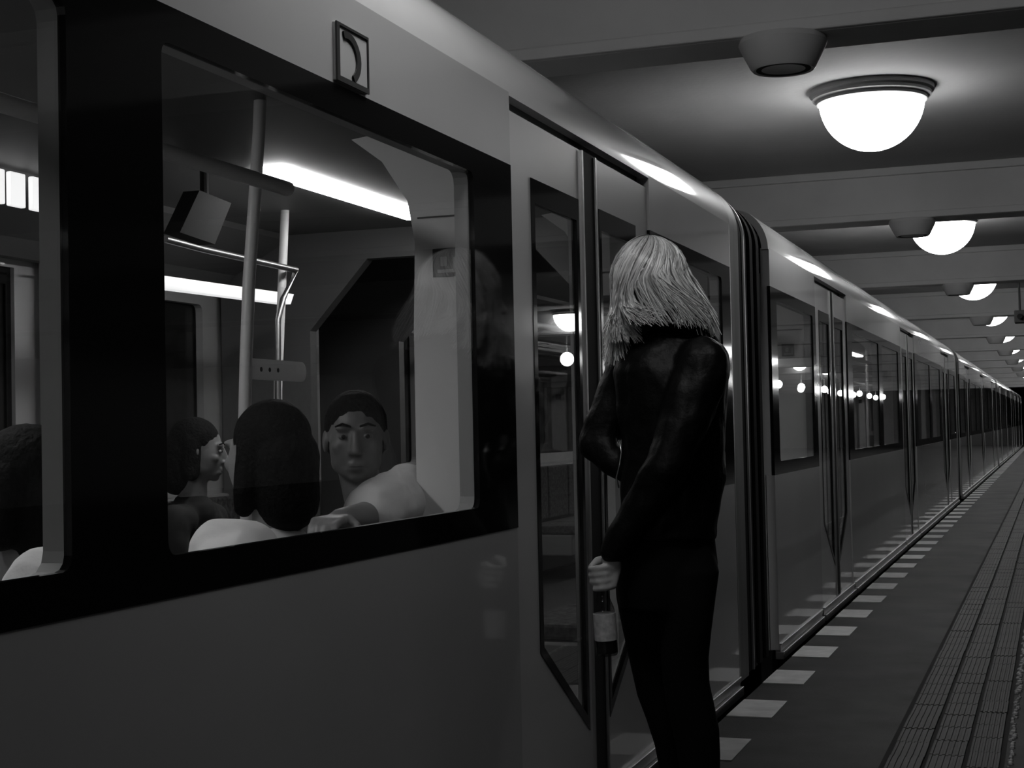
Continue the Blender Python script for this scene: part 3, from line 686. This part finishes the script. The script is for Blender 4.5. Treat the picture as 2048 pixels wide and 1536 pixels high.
# hair: cap of locks flowing from the crown
hm = MB(); tones = []
crown = wp(1302, 482, .0)
hcc = wp(1300, 562, .0); HA, HB, HZ = .090, .108, .108
capm = MB().ell(hcc, (HA*.93, HB*.93, HZ*.95), Hm, n=32, m=20)
random.seed(3)
def lock(phi, spread, rad, lift, side_):
    # phi 0 = image right, 90 deg = away, 180 = left, 270 = towards the camera
    c_, s_ = math.cos(phi), math.sin(phi); pts = []
    tw = -.55*max(0., min(1., (.97-c_)/.8)) if s_ < -.1 else 0.
    top = random.uniform(.0, .28)
    for i in range(8):
        a = top+((1.68 if math.cos(phi) < .2 else 1.68-.45*math.cos(phi))-top)*i/7
        f2 = phi+tw*(i/7)**1.5; c_, s_ = math.cos(f2), math.sin(f2); d_ = E1*c_+E2*s_
        r_ = (HA*abs(c_)**2+HB*abs(s_)**2)*(1+lift)
        pts.append(hcc+d_*(r_*math.sin(a))+UZ*(HZ*(1+lift)*math.cos(a)*(1.0)))
    # falling part
    last = pts[-1]
    c_, s_ = math.cos(phi), math.sin(phi); d_ = E1*c_+E2*s_
    if s_ < -.45: tgt = hcc+d_*(HB*.98)+UZ*random.uniform(-.122, -.074)+E1*(c_*.07-.012+random.uniform(-.02,.02)); n_ = 4        # back of the head, tucked in the collar
    elif c_ > 0: tgt = wp(1412+random.uniform(-22, 20), 662+random.uniform(-28, 18), -.05*(s_ < 0)+random.uniform(-.045,.04)); n_ = 6
    else: tgt = wp(1222+random.uniform(-14, 40), 690+random.uniform(-36, 42), s_*.085+random.uniform(-.02,.02)); n_ = 6
    if s_ < -.45 and c_ < -.25: tgt = wp(1244+random.uniform(-30, 40), 664+random.uniform(-34, 26), -.06); n_ = 5
    if s_ < -.45 and c_ > .35: tgt = wp(1382+random.uniform(-42, 32), 640+random.uniform(-22, 24), -.095); n_ = 5
    t0 = (pts[-1]-pts[-2])*3
    for i in range(1, n_+1):
        t = i/n_; pts.append(last*(1-t)**2+(last+t0*(.8 if c_ < .1 else .25))*2*t*(1-t)+tgt*t*t)
    wv = random.uniform(-.006, .006); ph = random.uniform(0, 6)
    pts = [p_+E1*(wv*math.sin(ph+i*.9))*min(1, i/5) for i, p_ in enumerate(pts)]
    m_ = len(pts); rr = [rad*(.45+.55*math.sin(math.pi*min(1, (i+1)/(m_*.55))/2))*(1-.8*max(0, (i/(m_-1)-.7)/.3)) for i in range(m_)]
    n0 = len(hm.v); hm.tube(pts, rr, n=5, cap=False)
    tn = max(0, min(1, .52+.75*noise.noise(Vector((phi*5.5, 3.1, 0)))+random.gauss(0, .24))); tones.extend([max(0, min(1, tn*(.75+.25*j_/(len(hm.v)-n0)) - (.35 if j_/(len(hm.v)-n0) < .12 else 0))) for j_ in range(len(hm.v)-n0)])
for i in range(900): lock(random.uniform(0, 2*math.pi), 0, random.uniform(.0016, .0042), random.uniform(-.06, .03), 0)
for i in range(900): lock(random.uniform(3.3, 6.2), 0, random.uniform(.0010, .0028), random.uniform(.0, .055), 0)
for i in range(160): lock(random.uniform(2.6, 3.7), 0, random.uniform(.0008, .0020), random.uniform(.0, .09), 0)
o_ = len(hm.v); hm.add(capm.v, capm.f)
ho = hm.build('hair', 'blond', wm, org=WO, smooth=True)
at_ = ho.data.attributes.new('tone', 'FLOAT', 'POINT'); tones += [.15]*(len(hm.v)-len(tones)); at_.data.foreach_set('value', tones)
nt = M['blond'].node_tree; an = nt.nodes.new('ShaderNodeAttribute'); an.attribute_name = 'tone'
mr = nt.nodes.new('ShaderNodeMapRange'); mr.inputs[3].default_value = .10; mr.inputs[4].default_value = 1.0
nt.links.new(an.outputs['Fac'], mr.inputs[0]); nt.links.new(mr.outputs[0], nt.nodes['Principled BSDF'].inputs['Base Color'])

# bottle in her hand
BL = (bot_top-bot_bot).length
bt = empty('bottle', bot_bot, 'small glass bottle with a pale label hanging from the hand of the blonde woman', 'bottle')
k_ = .0272
MB().lathe([(.001,.004),(k_*.9,.0),(k_,.006),(k_,BL*.50),(k_*.93,BL*.58),(k_*.62,BL*.70),(.014,BL*.80),(.0125,BL*.97)], bot_bot, n=28, ax=BA).build('glass_body', 'bglass', bt, org=bot_bot, smooth='auto')
MB().lathe([(.001,.008),(k_*.9,.006),(k_*.92,.012),(k_*.92,BL*.40),(.001,BL*.401)], bot_bot, n=24, ax=BA).build('drink', 'under', bt, org=bot_bot, smooth='auto')
MB().lathe([(k_+.0004,BL*.19),(k_+.0009,BL*.191),(k_+.0009,BL*.52),(k_+.0004,BL*.521)], bot_bot, n=28, ax=BA).build('bottle_label', 'label', bt, org=bot_bot, smooth='auto')
MB().lathe([(.0145,BL*.95),(.0148,BL*.955),(.0148,BL+.002),(.012,BL+.006)], bot_bot, n=18, ax=BA).build('cap', 'cap', bt, org=bot_bot, smooth='auto')
